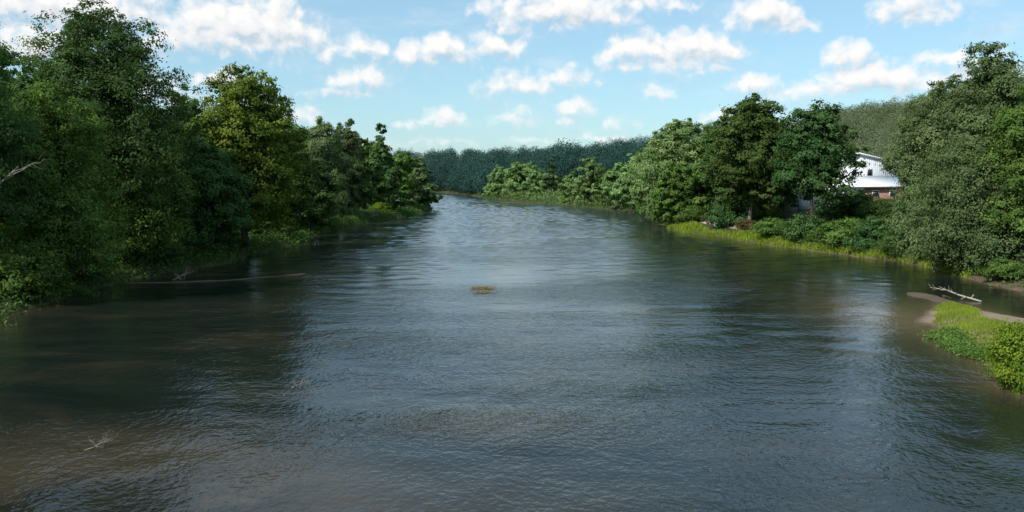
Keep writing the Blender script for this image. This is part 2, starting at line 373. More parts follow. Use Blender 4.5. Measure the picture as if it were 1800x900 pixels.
PROFILE = {
    'round':  lambda t: np.sin(np.pi * np.clip(t, 0, 1) ** .85) ** .55,
    'dome':   lambda t: np.clip(1 - (np.clip(t, 0, 1) - .30) ** 2 / .50, 0, 1) ** .6 * (t < 1) + .05,
    'tall':   lambda t: np.sin(np.pi * (.12 + .86 * np.clip(t, 0, 1))) ** .7,
    'cone':   lambda t: (1 - np.clip(t, 0, 1)) ** .75 * .95 + .06,
    'bush':   lambda t: np.sqrt(np.clip(1 - t * t * .96, 0, 1)),
}
def make_crown(H, Rad, base, nleaf, L, style='round', lobes=16, droop=.0, gap=.25, aspect=.55, lean=(0, 0), spread=1.0):
    """crown leaves (MB) and the lobe centres the limbs grow to; base = height of the lowest leaves"""
    prof = PROFILE[style]; ch = H - base
    cs, rs = [], []
    for k in range(lobes):
        t = (k + .5 + rng.uniform(-.35, .35)) / lobes
        t = t ** .92
        r = Rad * float(prof(t)); ang = k * 2.39996 + rng.uniform(-.5, .5)
        lr = (.36 + .22 * rng.random()) * max(r, .35 * Rad) * spread
        rr = max(r - lr * .85, 0) * rng.uniform(.75, 1.12)
        z = base + ch * t; z = min(z, H - lr * .75)
        cs.append((math.cos(ang) * rr + lean[0] * t, math.sin(ang) * rr + lean[1] * t, z)); rs.append(lr)
        if t > .15 and t < .85:           # inner mass
            cs.append((math.cos(ang + 2) * rr * .35 + lean[0] * t, math.sin(ang + 2) * rr * .35 + lean[1] * t, z)); rs.append(lr * .95)
    cs, rs = np.array(cs), np.array(rs)
    # clumps on the lobes
    ncl = max(40, int(nleaf / 55)); pick = rng.choice(len(cs), ncl, p=rs ** 2 / (rs ** 2).sum())
    d = unit(rng.normal(size=(ncl, 3)) + np.array([0, 0, .25]))
    rad = rng.uniform(.45, 1.0, ncl) ** .6
    cp = cs[pick] + d * (rs[pick] * rad)[:, None] * np.array([1.0, 1.0, .85])
    # twigs reaching out of the outline
    out = rng.random(ncl) < .10; cp[out] += d[out] * (rs[pick][out] * rng.uniform(.1, .35, out.sum()))[:, None]
    # gaps: low-frequency noise eats holes
    ph = rng.uniform(0, 6, 3); fq = 6.0 / Rad
    ns = np.sin(cp[:, 0] * fq + ph[0]) * np.sin(cp[:, 1] * fq + ph[1]) * np.sin(cp[:, 2] * fq * .9 + ph[2])
    keep = (ns > -1 + gap * 1.6 * rng.random(ncl)) & (cp[:, 2] > base * .6) & (cp[:, 2] < H + .2)
    cp, d, rsp = cp[keep], d[keep], rs[pick][keep]; ncl = len(cp)
    ctint = np.clip(.42 + .22 * rng.normal(size=ncl), 0, 1)
    per = max(6, int(nleaf / ncl)); idx = np.repeat(np.arange(ncl), per)
    crad = np.clip(.16 * rsp + .28, .2, 1.1) * rng.uniform(.7, 1.4, ncl)
    off = rng.normal(size=(len(idx), 3)) * .50; off[:, 2] *= .55
    pos = cp[idx] + off * crad[idx][:, None]
    if droop: pos[:, 2] -= droop * np.abs(rng.normal(size=len(idx))) * crad[idx] * 1.3
    nrm = d[idx] * .75 + off * .75 + rng.normal(size=(len(idx), 3)) * .38 + np.array([0, 0, .35])
    m = MB(); leaves(m, pos, nrm, L, L * aspect, ctint[idx] + .16 * rng.normal(size=len(idx)), droop)
    return m, cs, rs
def make_trunk(H, r0, cs, base, lean=(0, 0), stems=1, limbs=9, sink=.6):
    m = MB()
    for s in range(stems):
        a0 = rng.uniform(0, 6.28); sp = (.10 * H if stems > 1 else 0) * rng.uniform(.6, 1.2)
        n = 9; pts = []; wx_, wy_ = rng.normal(size=2) * .02 * H
        for i in range(n):
            t = i / (n - 1); z = -sink + t * (H * .86 + sink)
            pts.append((lean[0] * t + math.cos(a0) * (sp * t + .12 * (stems > 1)) + wx_ * math.sin(t * 4), lean[1] * t + math.sin(a0) * (sp * t + .12 * (stems > 1)) + wy_ * math.sin(t * 3.3), z))
        rad = [r0 * (1.35 if i == 0 else 1) * (1 - .9 * (i / (n - 1)) ** .9) + .015 for i in range(n)]
        m.tube(pts, rad, 8, .05)
        P3 = np.array(pts)
        order = rng.permutation(len(cs))[:max(2, limbs // stems)]
        for k in order:
            c = cs[k]; zz = max(base * .7, c[2] * rng.uniform(.45, .7)); j = np.interp(zz, P3[:, 2], np.arange(n)); st = np.array([np.interp(j, np.arange(n), P3[:, q]) for q in range(3)])
            rr = np.interp(j, np.arange(n), rad) * .5
            mid = st * .5 + c * .5 + rng.normal(size=3) * .25 + np.array([0, 0, -.3])
            m.tube([st, st * .7 + mid * .3 + rng.normal(size=3) * .05, mid, c], [rr, rr * .8, rr * .55, rr * .18], 6)
    return m

TREES = []
def tree(name, label, cat, u, Yd, vtop, wpx, leaf='mid', style='round', base=.10, lobes=16, droop=0., gap=.25, bark=None, stems=1,
         group=None, aspect=.55, lean=(0, 0), dens=1.0, r0=None, vb=None, spread=1.0, lsz=1.0, x=None, H=None, limbs=9):
    if x is None: x, _, ztop = AT(u, vtop, Yd)
    gz = float(ground_z(x, Yd))
    if H is None: H = ztop - gz
    Rad = (wpx if wpx else 100) * .5 * Yd / F
    L = np.clip(.0036 * Yd, .17, .95) * lsz
    area = 2 * math.pi * Rad * (H * (1 - base) + Rad)
    n = int(np.clip(area * 3.6 * dens / (L * L * aspect * .6), 1500, 95000))
    b = H * base
    crown, cs, rs = make_crown(H, Rad, b, n, L, style, lobes, droop, gap, aspect, lean, spread)
    root = empty(name, (x, Yd, gz))
    tag(root, label, cat, group)
    crown.build('crown', LEAF[leaf], root)
    make_trunk(H, r0 or (.022 * H + .03), cs, b, lean, stems, limbs).build('trunk', bark or BARK, root, smooth=True)
    TREES.append((x, Yd, Rad)); return root

GL, GR, GF = 'trees crowding the shaded bank', 'trees along the sunlit bank', 'trees on the far river bend'
B, W_ = 'broadleaf_tree', 'willow_tree'
# shaded bank, from the camera outwards
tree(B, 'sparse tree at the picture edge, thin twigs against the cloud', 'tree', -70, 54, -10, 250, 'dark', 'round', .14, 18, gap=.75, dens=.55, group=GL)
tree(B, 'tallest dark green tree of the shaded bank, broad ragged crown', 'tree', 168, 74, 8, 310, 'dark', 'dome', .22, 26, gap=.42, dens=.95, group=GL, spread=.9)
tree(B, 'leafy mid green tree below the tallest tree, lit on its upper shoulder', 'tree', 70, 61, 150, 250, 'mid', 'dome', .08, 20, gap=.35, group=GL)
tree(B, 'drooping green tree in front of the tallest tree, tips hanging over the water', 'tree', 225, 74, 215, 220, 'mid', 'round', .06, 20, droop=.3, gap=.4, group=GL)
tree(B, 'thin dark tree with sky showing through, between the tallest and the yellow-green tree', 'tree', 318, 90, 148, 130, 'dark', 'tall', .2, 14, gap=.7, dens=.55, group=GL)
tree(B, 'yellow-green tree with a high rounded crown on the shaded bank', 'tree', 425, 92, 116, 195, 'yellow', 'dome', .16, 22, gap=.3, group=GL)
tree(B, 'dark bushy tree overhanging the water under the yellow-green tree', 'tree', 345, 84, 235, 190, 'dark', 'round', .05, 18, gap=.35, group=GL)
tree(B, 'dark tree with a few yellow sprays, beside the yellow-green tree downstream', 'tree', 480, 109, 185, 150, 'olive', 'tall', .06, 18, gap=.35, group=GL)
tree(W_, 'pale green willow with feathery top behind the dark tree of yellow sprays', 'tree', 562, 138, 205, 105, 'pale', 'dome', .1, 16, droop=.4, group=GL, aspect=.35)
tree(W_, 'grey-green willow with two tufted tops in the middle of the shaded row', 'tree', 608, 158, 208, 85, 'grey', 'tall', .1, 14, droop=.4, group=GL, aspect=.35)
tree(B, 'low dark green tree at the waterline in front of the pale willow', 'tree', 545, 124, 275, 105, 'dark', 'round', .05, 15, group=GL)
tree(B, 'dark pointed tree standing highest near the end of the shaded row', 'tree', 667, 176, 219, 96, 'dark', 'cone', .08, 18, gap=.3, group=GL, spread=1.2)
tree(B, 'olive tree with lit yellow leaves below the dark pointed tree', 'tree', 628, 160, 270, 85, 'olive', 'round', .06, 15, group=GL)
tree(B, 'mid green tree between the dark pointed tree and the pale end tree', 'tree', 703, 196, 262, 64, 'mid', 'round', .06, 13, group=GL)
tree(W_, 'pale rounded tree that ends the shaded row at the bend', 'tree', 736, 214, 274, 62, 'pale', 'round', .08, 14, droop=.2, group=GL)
tree(B, 'small dark tree leaning over the water at the tip of the shaded bank', 'tree', 748, 213, 322, 46, 'dark', 'round', .12, 10, group=GL, lean=(1.2, -.5))
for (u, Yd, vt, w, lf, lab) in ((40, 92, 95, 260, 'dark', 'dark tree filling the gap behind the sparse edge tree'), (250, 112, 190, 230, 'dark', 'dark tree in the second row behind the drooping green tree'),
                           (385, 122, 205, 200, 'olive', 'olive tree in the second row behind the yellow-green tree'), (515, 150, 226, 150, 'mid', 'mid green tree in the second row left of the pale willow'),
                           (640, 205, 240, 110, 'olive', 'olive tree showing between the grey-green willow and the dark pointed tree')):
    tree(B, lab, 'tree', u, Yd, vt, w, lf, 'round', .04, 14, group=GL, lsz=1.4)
# out of frame beside the camera: its shade falls on the near water
tree(B, 'bank tree just outside the picture whose shade lies on the near water', 'tree', 0, 8.5, 0, 1850, 'mid', 'round', .35, 20, gap=.05, x=-21.8, H=16.5, dens=1.3, group=GL)

# sunlit bank
tree(B, 'mid green tree cut by the picture edge on the sunlit bank', 'tree', 1815, 70, 150, 190, 'mid', 'round', .06, 18, gap=.3, group=GR)
tree(B, 'big dark grey-green tree rising highest on the sunlit bank', 'tree', 1752, 80, 70, 190, 'grey', 'dome', .1, 24, droop=.1, gap=.2, group=GR)
tree(W_, 'tall grey-green willow beside the white buildings', 'tree', 1660, 88, 132, 165, 'pale', 'dome', .06, 22, droop=.3, gap=.2, group=GR, aspect=.42, dens=1.1)
tree(W_, 'wide willow with dense foliage hanging to the water behind the sandbar', 'tree', 1715, 73, 235, 200, 'grey', 'dome', .04, 24, droop=.35, gap=.35, group=GR, aspect=.4)
tree(W_, 'low leafy willow in front of the tall grey-green willow', 'tree', 1628, 84, 300, 115, 'pale', 'bush', .04, 16, droop=.3, group=GR, aspect=.42)
tree(B, 'olive green tree in the back row between two willows at the edge', 'tree', 1718, 100, 150, 190, 'olive', 'round', .06, 16, group=GR, lsz=1.2)
tree(B, 'dark blue-green tree with a bare trunk in front of the white buildings', 'tree', 1437, 109, 180, 150, 'teal', 'dome', .27, 22, gap=.45, group=GR, r0=.32, dens=.8)
tree(B, 'tall dark olive tree with knobbly top and slim pale trunk by the path', 'tree', 1322, 121, 164, 165, 'olive', 'tall', .14, 24, gap=.35, group=GR, r0=.26, bark=PALEBARK)
tree(B, 'dark green tree filling the space between the two tall dark trees', 'tree', 1380, 128, 222, 110, 'teal', 'round', .12, 16, group=GR)
tree(B, 'small round-topped tree at the shoulder of the tall olive tree', 'tree', 1262, 138, 203, 62, 'dark', 'tall', .1, 14, gap=.3, group=GR)
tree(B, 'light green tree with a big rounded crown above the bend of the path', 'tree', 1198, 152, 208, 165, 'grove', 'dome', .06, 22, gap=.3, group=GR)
tree(B, 'mid green tree with leaves down to the water at the bank corner', 'tree', 1193, 140, 285, 105, 'mid', 'bush', .04, 18, group=GR)
tree(B, 'bright green tree leaning out beside the corner of the bank', 'tree', 1150, 182, 252, 84, 'mid', 'dome', .04, 16, group=GR)
tree(B, 'olive tree standing in shade behind the rounded shrub', 'tree', 1290, 145, 270, 110, 'dark', 'round', .06, 14, group=GR)
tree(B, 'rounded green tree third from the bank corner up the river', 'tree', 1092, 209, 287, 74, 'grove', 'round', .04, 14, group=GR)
tree(W_, 'grey-leaved willow at the waterline next to the bank corner', 'tree', 1122, 201, 300, 52, 'grey', 'round', .03, 12, droop=.2, group=GR)
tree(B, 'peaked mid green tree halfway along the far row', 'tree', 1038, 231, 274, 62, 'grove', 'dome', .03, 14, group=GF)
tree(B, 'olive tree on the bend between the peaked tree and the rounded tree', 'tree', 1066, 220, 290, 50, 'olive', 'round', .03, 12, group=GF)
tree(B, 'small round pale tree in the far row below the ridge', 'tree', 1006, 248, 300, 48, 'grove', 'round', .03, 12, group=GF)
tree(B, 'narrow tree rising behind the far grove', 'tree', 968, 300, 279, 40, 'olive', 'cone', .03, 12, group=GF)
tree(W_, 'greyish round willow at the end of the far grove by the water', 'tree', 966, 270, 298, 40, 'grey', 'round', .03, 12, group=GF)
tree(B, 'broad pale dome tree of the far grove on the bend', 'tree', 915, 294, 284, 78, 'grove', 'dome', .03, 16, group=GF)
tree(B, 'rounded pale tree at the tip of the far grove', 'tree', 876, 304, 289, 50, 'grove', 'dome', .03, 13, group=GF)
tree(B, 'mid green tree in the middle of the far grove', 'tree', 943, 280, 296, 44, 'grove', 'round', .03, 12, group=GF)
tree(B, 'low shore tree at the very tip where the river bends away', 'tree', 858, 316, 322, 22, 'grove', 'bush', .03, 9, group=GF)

tree(B, 'dark leafy tree low behind the slim pale trunk', 'tree', 1345, 134, 275, 130, 'dark', 'round', .04, 14, group=GR)
tree(B, 'green tree filling in between the big rounded crown and the tall olive tree', 'tree', 1248, 147, 248, 105, 'mid', 'round', .04, 15, group=GR)
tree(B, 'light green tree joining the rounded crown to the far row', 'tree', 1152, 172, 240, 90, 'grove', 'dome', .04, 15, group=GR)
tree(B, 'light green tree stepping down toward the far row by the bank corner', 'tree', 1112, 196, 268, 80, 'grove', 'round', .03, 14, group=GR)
# shrubs: few shapes, many places
SHRUB = {}
def shrub_proto(kind, leaf, style='bush', droop=.1):
    n, L = (20000, .135) if kind in ('bright', 'olive') else (10000, .19)
    m, cs, rs = make_crown(2.6, 1.9, .15, n, L, style, 14, droop, .3, .55)
    t = make_trunk(2.2, .05, cs, .2, stems=3, limbs=8, sink=.25)
    r = empty('riverside_shrub', (0, 0, -50)); cr = m.build('foliage', LEAF[leaf], r); tr = t.build('stem', BARK, r, smooth=True)
    SHRUB[kind] = [r, cr, tr, False]
for k, lf in (('mid', 'mid'), ('dark', 'dark'), ('bright', 'bright'), ('olive', 'olive'), ('rust', 'rust'), ('teal', 'teal'), ('pale', 'pale')): shrub_proto(k, lf)
def shrub(kind, label, u, Yd, vtop, wpx, group, v0=None, gz=None, x=None):
    p = SHRUB[kind]
    if p[3]:
        r = p[0].copy(); COL.objects.link(r)
        for ch in (p[1], p[2]):
            c = ch.copy(); COL.objects.link(c); c.parent = r
    else: r = p[0]; p[3] = True
    x, _, zt = AT(u, vtop, Yd)
    gz = float(ground_z(x, Yd)) if gz is None else gz
    r.location = (x, Yd, gz); r.rotation_euler = (0, 0, random.uniform(0, 6.28))
    s = wpx * .5 * Yd / F / 1.9; r.scale = (s, s, max((zt - gz) / 2.6, .35 * s))
    tag(r, label, 'shrub', group); return r
SL, SR = 'shrubs along the shaded waterline', 'shrubs along the sunlit waterline'
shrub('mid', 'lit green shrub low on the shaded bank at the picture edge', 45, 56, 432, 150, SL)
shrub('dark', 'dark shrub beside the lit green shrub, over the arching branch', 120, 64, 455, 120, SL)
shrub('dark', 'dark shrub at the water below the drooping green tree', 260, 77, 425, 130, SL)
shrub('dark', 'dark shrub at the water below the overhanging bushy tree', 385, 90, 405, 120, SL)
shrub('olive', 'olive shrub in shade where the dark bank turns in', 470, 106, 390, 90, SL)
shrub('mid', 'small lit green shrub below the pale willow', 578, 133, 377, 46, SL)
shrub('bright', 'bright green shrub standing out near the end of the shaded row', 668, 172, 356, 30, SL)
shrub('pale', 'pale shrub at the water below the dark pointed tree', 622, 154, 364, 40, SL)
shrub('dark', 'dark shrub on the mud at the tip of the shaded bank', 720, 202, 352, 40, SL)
shrub('teal', 'rounded blue-green shrub beside the gravel path', 1282, 124, 345, 78, SR)
shrub('rust', 'rust-brown low shrub at the edge of the gravel path', 1312, 119, 386, 46, SR)
shrub('mid', 'green shrub between the path and the bare-trunk tree', 1365, 107, 384, 86, SR)
shrub('dark', 'dark shrub under the bare-trunk tree', 1412, 102, 378, 86, SR)
shrub('mid', 'broad lit shrub on the waterline below the white buildings', 1482, 95, 384, 112, SR)
shrub('teal', 'dark green shrub beside the broad lit shrub', 1538, 90, 384, 96, SR)
shrub('olive', 'olive shrub below the low leafy willow', 1588, 86, 396, 90, SR)
shrub('mid', 'low green shrub at the waterline between the bare-trunk tree and the broad lit shrub', 1445, 98.5, 402, 60, SR)
shrub('bright', 'yellow-green shrub touching the water under the willows', 1632, 80.5, 432, 56, SR)
shrub('dark', 'dark wide shrub hiding the foot of the white buildings', 1492, 118, 338, 150, SR)
shrub('dark', 'dark shrub behind the rounded blue-green shrub, right of the pale trunk', 1345, 126, 352, 70, SR)
shrub('olive', 'olive shrub in front of the brick wall of the white buildings', 1556, 110, 350, 90, SR)
shrub('mid', 'green shrub at the water end of the gravel path', 1222, 134, 362, 60, SR)
shrub('pale', 'pale shrub overhanging the water left of the path', 1165, 150, 345, 60, SR)
shrub('mid', 'low green shrub where the bank corner meets the water', 1140, 186, 348, 40, SR)
shrub('bright', 'bright yellow-green bush on the near end of the sandbar', 1808, 33.6, 566, 140, SR, gz=-.1)
shrub('olive', 'olive bush behind the bright bush on the sandbar', 1850, 39, 556, 120, SR, gz=.2)
shrub('mid', 'small green shrub at the water edge below the wide willow', 1770, 66, 455, 80, SR)
shrub('olive', 'low olive shrub at the foot of the far grove', 925, 284, 338, 34, 'shrubs on the far bend')
shrub('bright', 'tiny bright shrub on the shore of the far row', 993, 248, 348, 18, 'shrubs on the far bend')
for k in list(SHRUB):
    if not SHRUB[k][3]:
        for o in SHRUB[k][:3]: bpy.data.objects.remove(o)

# ------------------------------------------------------------------ ground cover, grass (stuff)
def cover(name, label, pts, zfun, mat, L, hmax, per, aspect=.5, up=.5):
    x, y = pts; k = np.repeat(np.arange(len(x)), per); n = len(k)
    rad = L * 2.0; px = x[k] + rng.normal(size=n) * rad; py = y[k] + rng.normal(size=n) * rad
    hh = hmax * (.45 + .55 * rng.random(len(x))); pz = zfun(px, py) + rng.random(n) ** .8 * hh[k]
    nrm = rng.normal(size=(n, 3)) * .7 + np.array([0, 0, up])
    m = MB(); leaves(m, np.stack([px, py, pz], 1), nrm, L, L * aspect, (.45 + .25 * rng.normal(size=len(x)))[k] + .15 * rng.normal(size=n))
    return tag(m.build(name, mat), label, 'plants', kind='stuff')
def scatter(n, x0, x1, y0, y1, cond):
    x = rng.uniform(x0, x1, n); y = y0 + (y1 - y0) * rng.random(n) ** 1.0; k = cond(x, y); return x[k], y[k]
gzf = lambda x, y: ground_z(x, y)
path_line = np.array([P(1238, 382, 1.3), P(1256, 388, 1.3), P(1292, 396, 1.3), P(1340, 398, 1.4), P(1400, 392, 1.6)])
def off_path(x, y):
    t = np.linspace(0, 1, 12)[:, None]; q = np.concatenate([a * (1 - t) + b * t for a, b in zip(path_line[:-1], path_line[1:])])
    return np.min([(x - a) ** 2 + (y - b) ** 2 for a, b in q], axis=0) ** .5
p = scatter(30000, -48, -12, 18, 240, lambda x, y: (sdist(x, y) > -.25) & (sdist(x, y) < 9) & (x < 0))
cover('undergrowth', 'dark leafy undergrowth along the shaded bank', p, gzf, LEAF['weed'], .34, 1.1, 9)
p = scatter(62000, -60, 85, 55, 430, lambda x, y: (sdist(x, y) > .2) & (sdist(x, y) < 14) & (x > -8) & ((y < 318) | (x > 6)) & ((y > 180) | (x > 15)) & (off_path(x, y) > 3.6 - 1.2 * S((x - 33) / 5)) & ((sdist(x, y) > 5) | (y < 102) | (y > 140)))
cover('undergrowth', 'green leafy undergrowth along the sunlit bank', p, gzf, LEAF['weed'], .36, 1.1, 8)

def blades(name, label, x, y, zfun, mat, h, w):
    n = len(x); z = zfun(x, y) - .03; a = rng.uniform(0, 6.28, n); d = np.stack([np.cos(a), np.sin(a), a * 0], 1)
    hh = h * rng.uniform(.5, 1.4, n); b = rng.uniform(0, 6.28, n); tip = np.stack([np.cos(b) * hh * .45, np.sin(b) * hh * .45, hh], 1)
    base = np.stack([x, y, z], 1); wv = d * w * .5
    q = np.stack([base - wv, base + wv, base + tip + wv * .35, base + tip - wv * .35], 1)
    m = MB(); m.quads(q, np.clip(.5 + .25 * vnoise(x, y, .7) + .18 * rng.normal(size=n), 0, 1)); return tag(m.build(name, mat), label, 'grass', kind='stuff')
# bright grass strip at the foot of the sunlit bank
gp = [P(*q) for q in ((1172, 402), (1250, 416), (1330, 429), (1440, 443), (1560, 460), (1645, 476))]
gx_, gy_ = scatter(160000, 22, 60, 70, 145, lambda x, y: (sdist(x, y) > .0) & (off_path(x, y) > 3.7 - 2.0 * S((x - 33) / 5)) & (sdist(x, y) < 1.8 + 6.5 * S((y - 101) / 10) + 1.0 * vnoise(x, y, .3)))
blades('grass', 'bright yellow-green grass strip at the foot of the sunlit bank', gx_, gy_, gzf, LEAF['grass'], .42, .12)
# sandbar: grass, with bare sand on its upper edge
iz = lambda x, y: islet_z(x, y)[0]
x, y = rng.uniform(20, 44, 190000), rng.uniform(30, 58, 190000); sd = islet_z(x, y)[1]
bare = np.array([P(*q) for q in ((1712, 546), (1760, 540), (1860, 552), (1860, 590), (1770, 586), (1725, 574))])
tipm = np.array([P(*q) for q in ((1600, 570), (1620, 530), (1645, 531), (1636, 556), (1648, 572), (1636, 590), (1610, 590))])
k = (sd > .35) & (signed(x, y, bare) + .5 * vnoise(x, y, 1.7) > .1) & (signed(x, y, tipm) + .5 * vnoise(x, y, 1.5) > .1)
blades('grass', 'short yellow-green grass covering the sandbar', x[k], y[k], iz, LEAF['grass'], .15, .035)
edge = np.array([P(*q) for q in ((1650, 592), (1672, 607), (1702, 624), (1748, 636))])
t = rng.random(620) * 3; kk = np.clip(t.astype(int), 0, 2); ff = (t - kk)[:, None]; e = edge[kk] * (1 - ff) + edge[kk + 1] * ff
e = e + rng.uniform(-1, 1, e.shape) * np.array([.35, .3]) + np.array([.2, .2])
cover('waterside_plants', 'green broad-leaved plants fringing the sandbar', (e[:, 0], e[:, 1]), lambda x, y: np.maximum(iz(x, y), 0), LEAF['mid'], .13, .28, 22, .7)

# ------------------------------------------------------------------ gravel path on the sunlit bank
pp = np.array([P(1238, 382, 1.3), P(1256, 388, 1.3), P(1292, 396, 1.3), P(1340, 398, 1.4), P(1400, 392, 1.6)])
t = np.linspace(0, len(pp) - 1, 50); c = np.stack([np.interp(t, range(len(pp)), pp[:, 0]), np.interp(t, range(len(pp)), pp[:, 1])], 1)
c[:, 0] = np.convolve(np.pad(c[:, 0], 4, 'edge'), np.ones(9) / 9, 'valid'); c[:, 1] = np.convolve(np.pad(c[:, 1], 4, 'edge'), np.ones(9) / 9, 'valid')
d = np.gradient(c, axis=0); d /= np.linalg.norm(d, axis=1)[:, None]; nn = np.stack([-d[:, 1], d[:, 0]], 1); us = np.linspace(-1, 1, 7); vs = []
for i in range(50):
    for uu in us:
        q = c[i] + nn[i] * uu * (3.4 - 1.8 * S((i - 12) / 14)); vs.append((q[0], q[1], float(ground_z(*q)) + .22 - .18 * uu * uu))
mb = MB(); mb.grid(vs, grid_faces(7, 50)); tag(mb.build('path', PATH, smooth=True), kind='structure')

# ------------------------------------------------------------------ far woods (stuff)
def forest(name, label, x, y, mat, hr, rr, nq, L):
    m = MB(); z0 = ground_z(x, y); n = len(x); h = rng.uniform(*hr, n); r = rng.uniform(*rr, n)
    k = np.repeat(np.arange(n), nq); d = unit(rng.normal(size=(n * nq, 3)) + np.array([0, -.1, .35]))
    bl = 1 + .12 * np.sin(d[:, 0] * 5 + k * 1.3) * np.cos(d[:, 2] * 6 + k)
    bl = bl * rng.uniform(.72, 1.04, len(k))
    pos = np.stack([x[k] + d[:, 0] * r[k] * bl, y[k] + d[:, 1] * r[k] * bl, z0[k] + h[k] * .56 + d[:, 2] * h[k] * .44 * bl], 1)
    nrm = d * .8 + rng.normal(size=d.shape) * .55 + np.array([0, 0, .25])
    leaves(m, pos, nrm, L, L * .7, (.5 + .2 * rng.normal(size=n))[k] + .08 * rng.normal(size=len(k)))
    return tag(m.build(name, mat), label, 'woods', kind='stuff')
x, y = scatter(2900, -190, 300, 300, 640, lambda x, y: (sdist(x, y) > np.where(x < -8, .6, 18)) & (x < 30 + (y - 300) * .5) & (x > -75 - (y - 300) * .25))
forest('distant_forest', 'dark wood tinted blue-green for haze, covering the ridge across the bend', x, y, LEAF['far'], (8, 19), (3.6, 6.8), 620, .58)
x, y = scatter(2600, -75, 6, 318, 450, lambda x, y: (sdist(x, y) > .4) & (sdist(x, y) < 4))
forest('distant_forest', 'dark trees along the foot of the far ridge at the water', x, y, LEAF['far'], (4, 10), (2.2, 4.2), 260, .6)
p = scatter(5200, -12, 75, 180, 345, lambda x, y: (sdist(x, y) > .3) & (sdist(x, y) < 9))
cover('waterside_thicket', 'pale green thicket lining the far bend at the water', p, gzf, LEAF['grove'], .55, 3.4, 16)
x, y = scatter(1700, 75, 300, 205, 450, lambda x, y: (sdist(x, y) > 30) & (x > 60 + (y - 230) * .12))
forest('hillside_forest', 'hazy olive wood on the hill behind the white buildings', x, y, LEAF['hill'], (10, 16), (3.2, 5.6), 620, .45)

# ------------------------------------------------------------------ white buildings
bY = 140.0
def px_x(u, Yd=bY): return AT(u, 320, Yd)[0]
def px_z(v, Yd=bY): return AT(1500, v, Yd)[2]
hall = empty('gabled_hall', (px_x(1532), bY + 6, 2.6)); tag(hall, 'tall pale metal hall with a low gable roof behind the trees', 'building')
hz = lambda v: px_z(v, bY + 6) - 2.6
wl, wr = -3.4, 6.4; pk = hz(268); el, er = hz(289), hz(284)
m = MB(); m.prism([(wl, 0), (wr, 0), (wr, er - .3), (0, pk - .3), (wl, el - .3)], 0, 16); m.build('wall', GREYSHEET, hall)
m = MB(); m.prism([(wl - .4, el - .28), (0, pk - .28), (wr + .4, er - .32), (wr + .4, er - .06), (0, pk), (wl - .4, el - .02)], -.45, 16.4); m.build('roof', WROOF, hall)
for wxp in (-.6, 2.1):
    m = MB(); f = m; f.box((wxp, -.04, hz(303)), (.95, .08, 1.25)); w = f.build('window', TRIM, hall)
    m = MB(); m.box((wxp, -.09, hz(303)), (.75, .03, 1.05)); m.build('pane', GLASS, w)
annex = empty('low_annex', (px_x(1490), bY - 1, 2.6)); tag(annex, 'low white building with brick end wall in front of the tall hall', 'building')
az = lambda v: px_z(v, bY - 1) - 2.6
ax = lambda u: px_x(u, bY - 1) - px_x(1490)
m = MB(); m.box(((ax(1462) + ax(1520)) / 2, 2.5, az(330) / 2), (ax(1520) - ax(1462), 5, az(330))); m.build('wall', WHITE, annex)
m = MB(); m.box(((ax(1521) + ax(1600)) / 2, 2.6, az(329) / 2), (ax(1600) - ax(1521), 5, az(329))); m.build('brick_wall', BRICK, annex)
m = MB(); x0, x1 = ax(1458), ax(1604); zt, zb = az(309), az(327)
m.grid([(x0, -.6, zb), (x1, -.6, zb), (x1, 5.6, zt), (x0, 5.6, zt), (x0, -.6, zb - .22), (x1, -.6, zb - .22), (x1, 5.6, zt - .22), (x0, 5.6, zt - .22)],
       [(0, 1, 2, 3), (7, 6, 5, 4), (0, 4, 5, 1), (1, 5, 6, 2), (2, 6, 7, 3), (3, 7, 4, 0)]); m.build('roof', WROOF, annex)
m = MB(); m.box((ax(1500), -.05, 1.05), (1.0, .08, 2.1)); dr = m.build('door', DOORM, annex)
m = MB(); m.box((ax(1500) + .36, -.13, 1.0), (.05, .07, .18)); m.build('handle', TRIM, dr)
for uu in (1474, 1540, 1570):
    m = MB(); m.box((ax(uu), (-.05 if uu < 1521 else .06), az(340)), (1.1, .1, 1.0)); w = m.build('window', TRIM, annex)
    m = MB(); m.box((ax(uu), (-.12 if uu < 1521 else -.01), az(340)), (.9, .03, .8)); m.build('pane', GLASS, w)
shed = empty('white_shed', (px_x(1412, 137), 137, 2.6)); tag(shed, 'white gabled shed glimpsed through the bare-trunk tree', 'building')
sz_ = lambda v: px_z(v, 137) - 2.6
m = MB(); m.prism([(-2.2, 0), (2.2, 0), (2.2, sz_(303)), (0, sz_(288)), (-2.2, sz_(303))], 0, 6); m.build('wall', WHITE, shed)
m = MB(); m.prism([(-2.5, sz_(304)), (0, sz_(287)), (2.5, sz_(304)), (2.5, sz_(302)), (0, sz_(284.5)), (-2.5, sz_(302))], -.3, 6.3); m.build('roof', WROOF, shed)
m = MB(); m.box((0, -.05, 1.1), (1.6, .08, 2.2)); m.build('door', DOORM, shed)

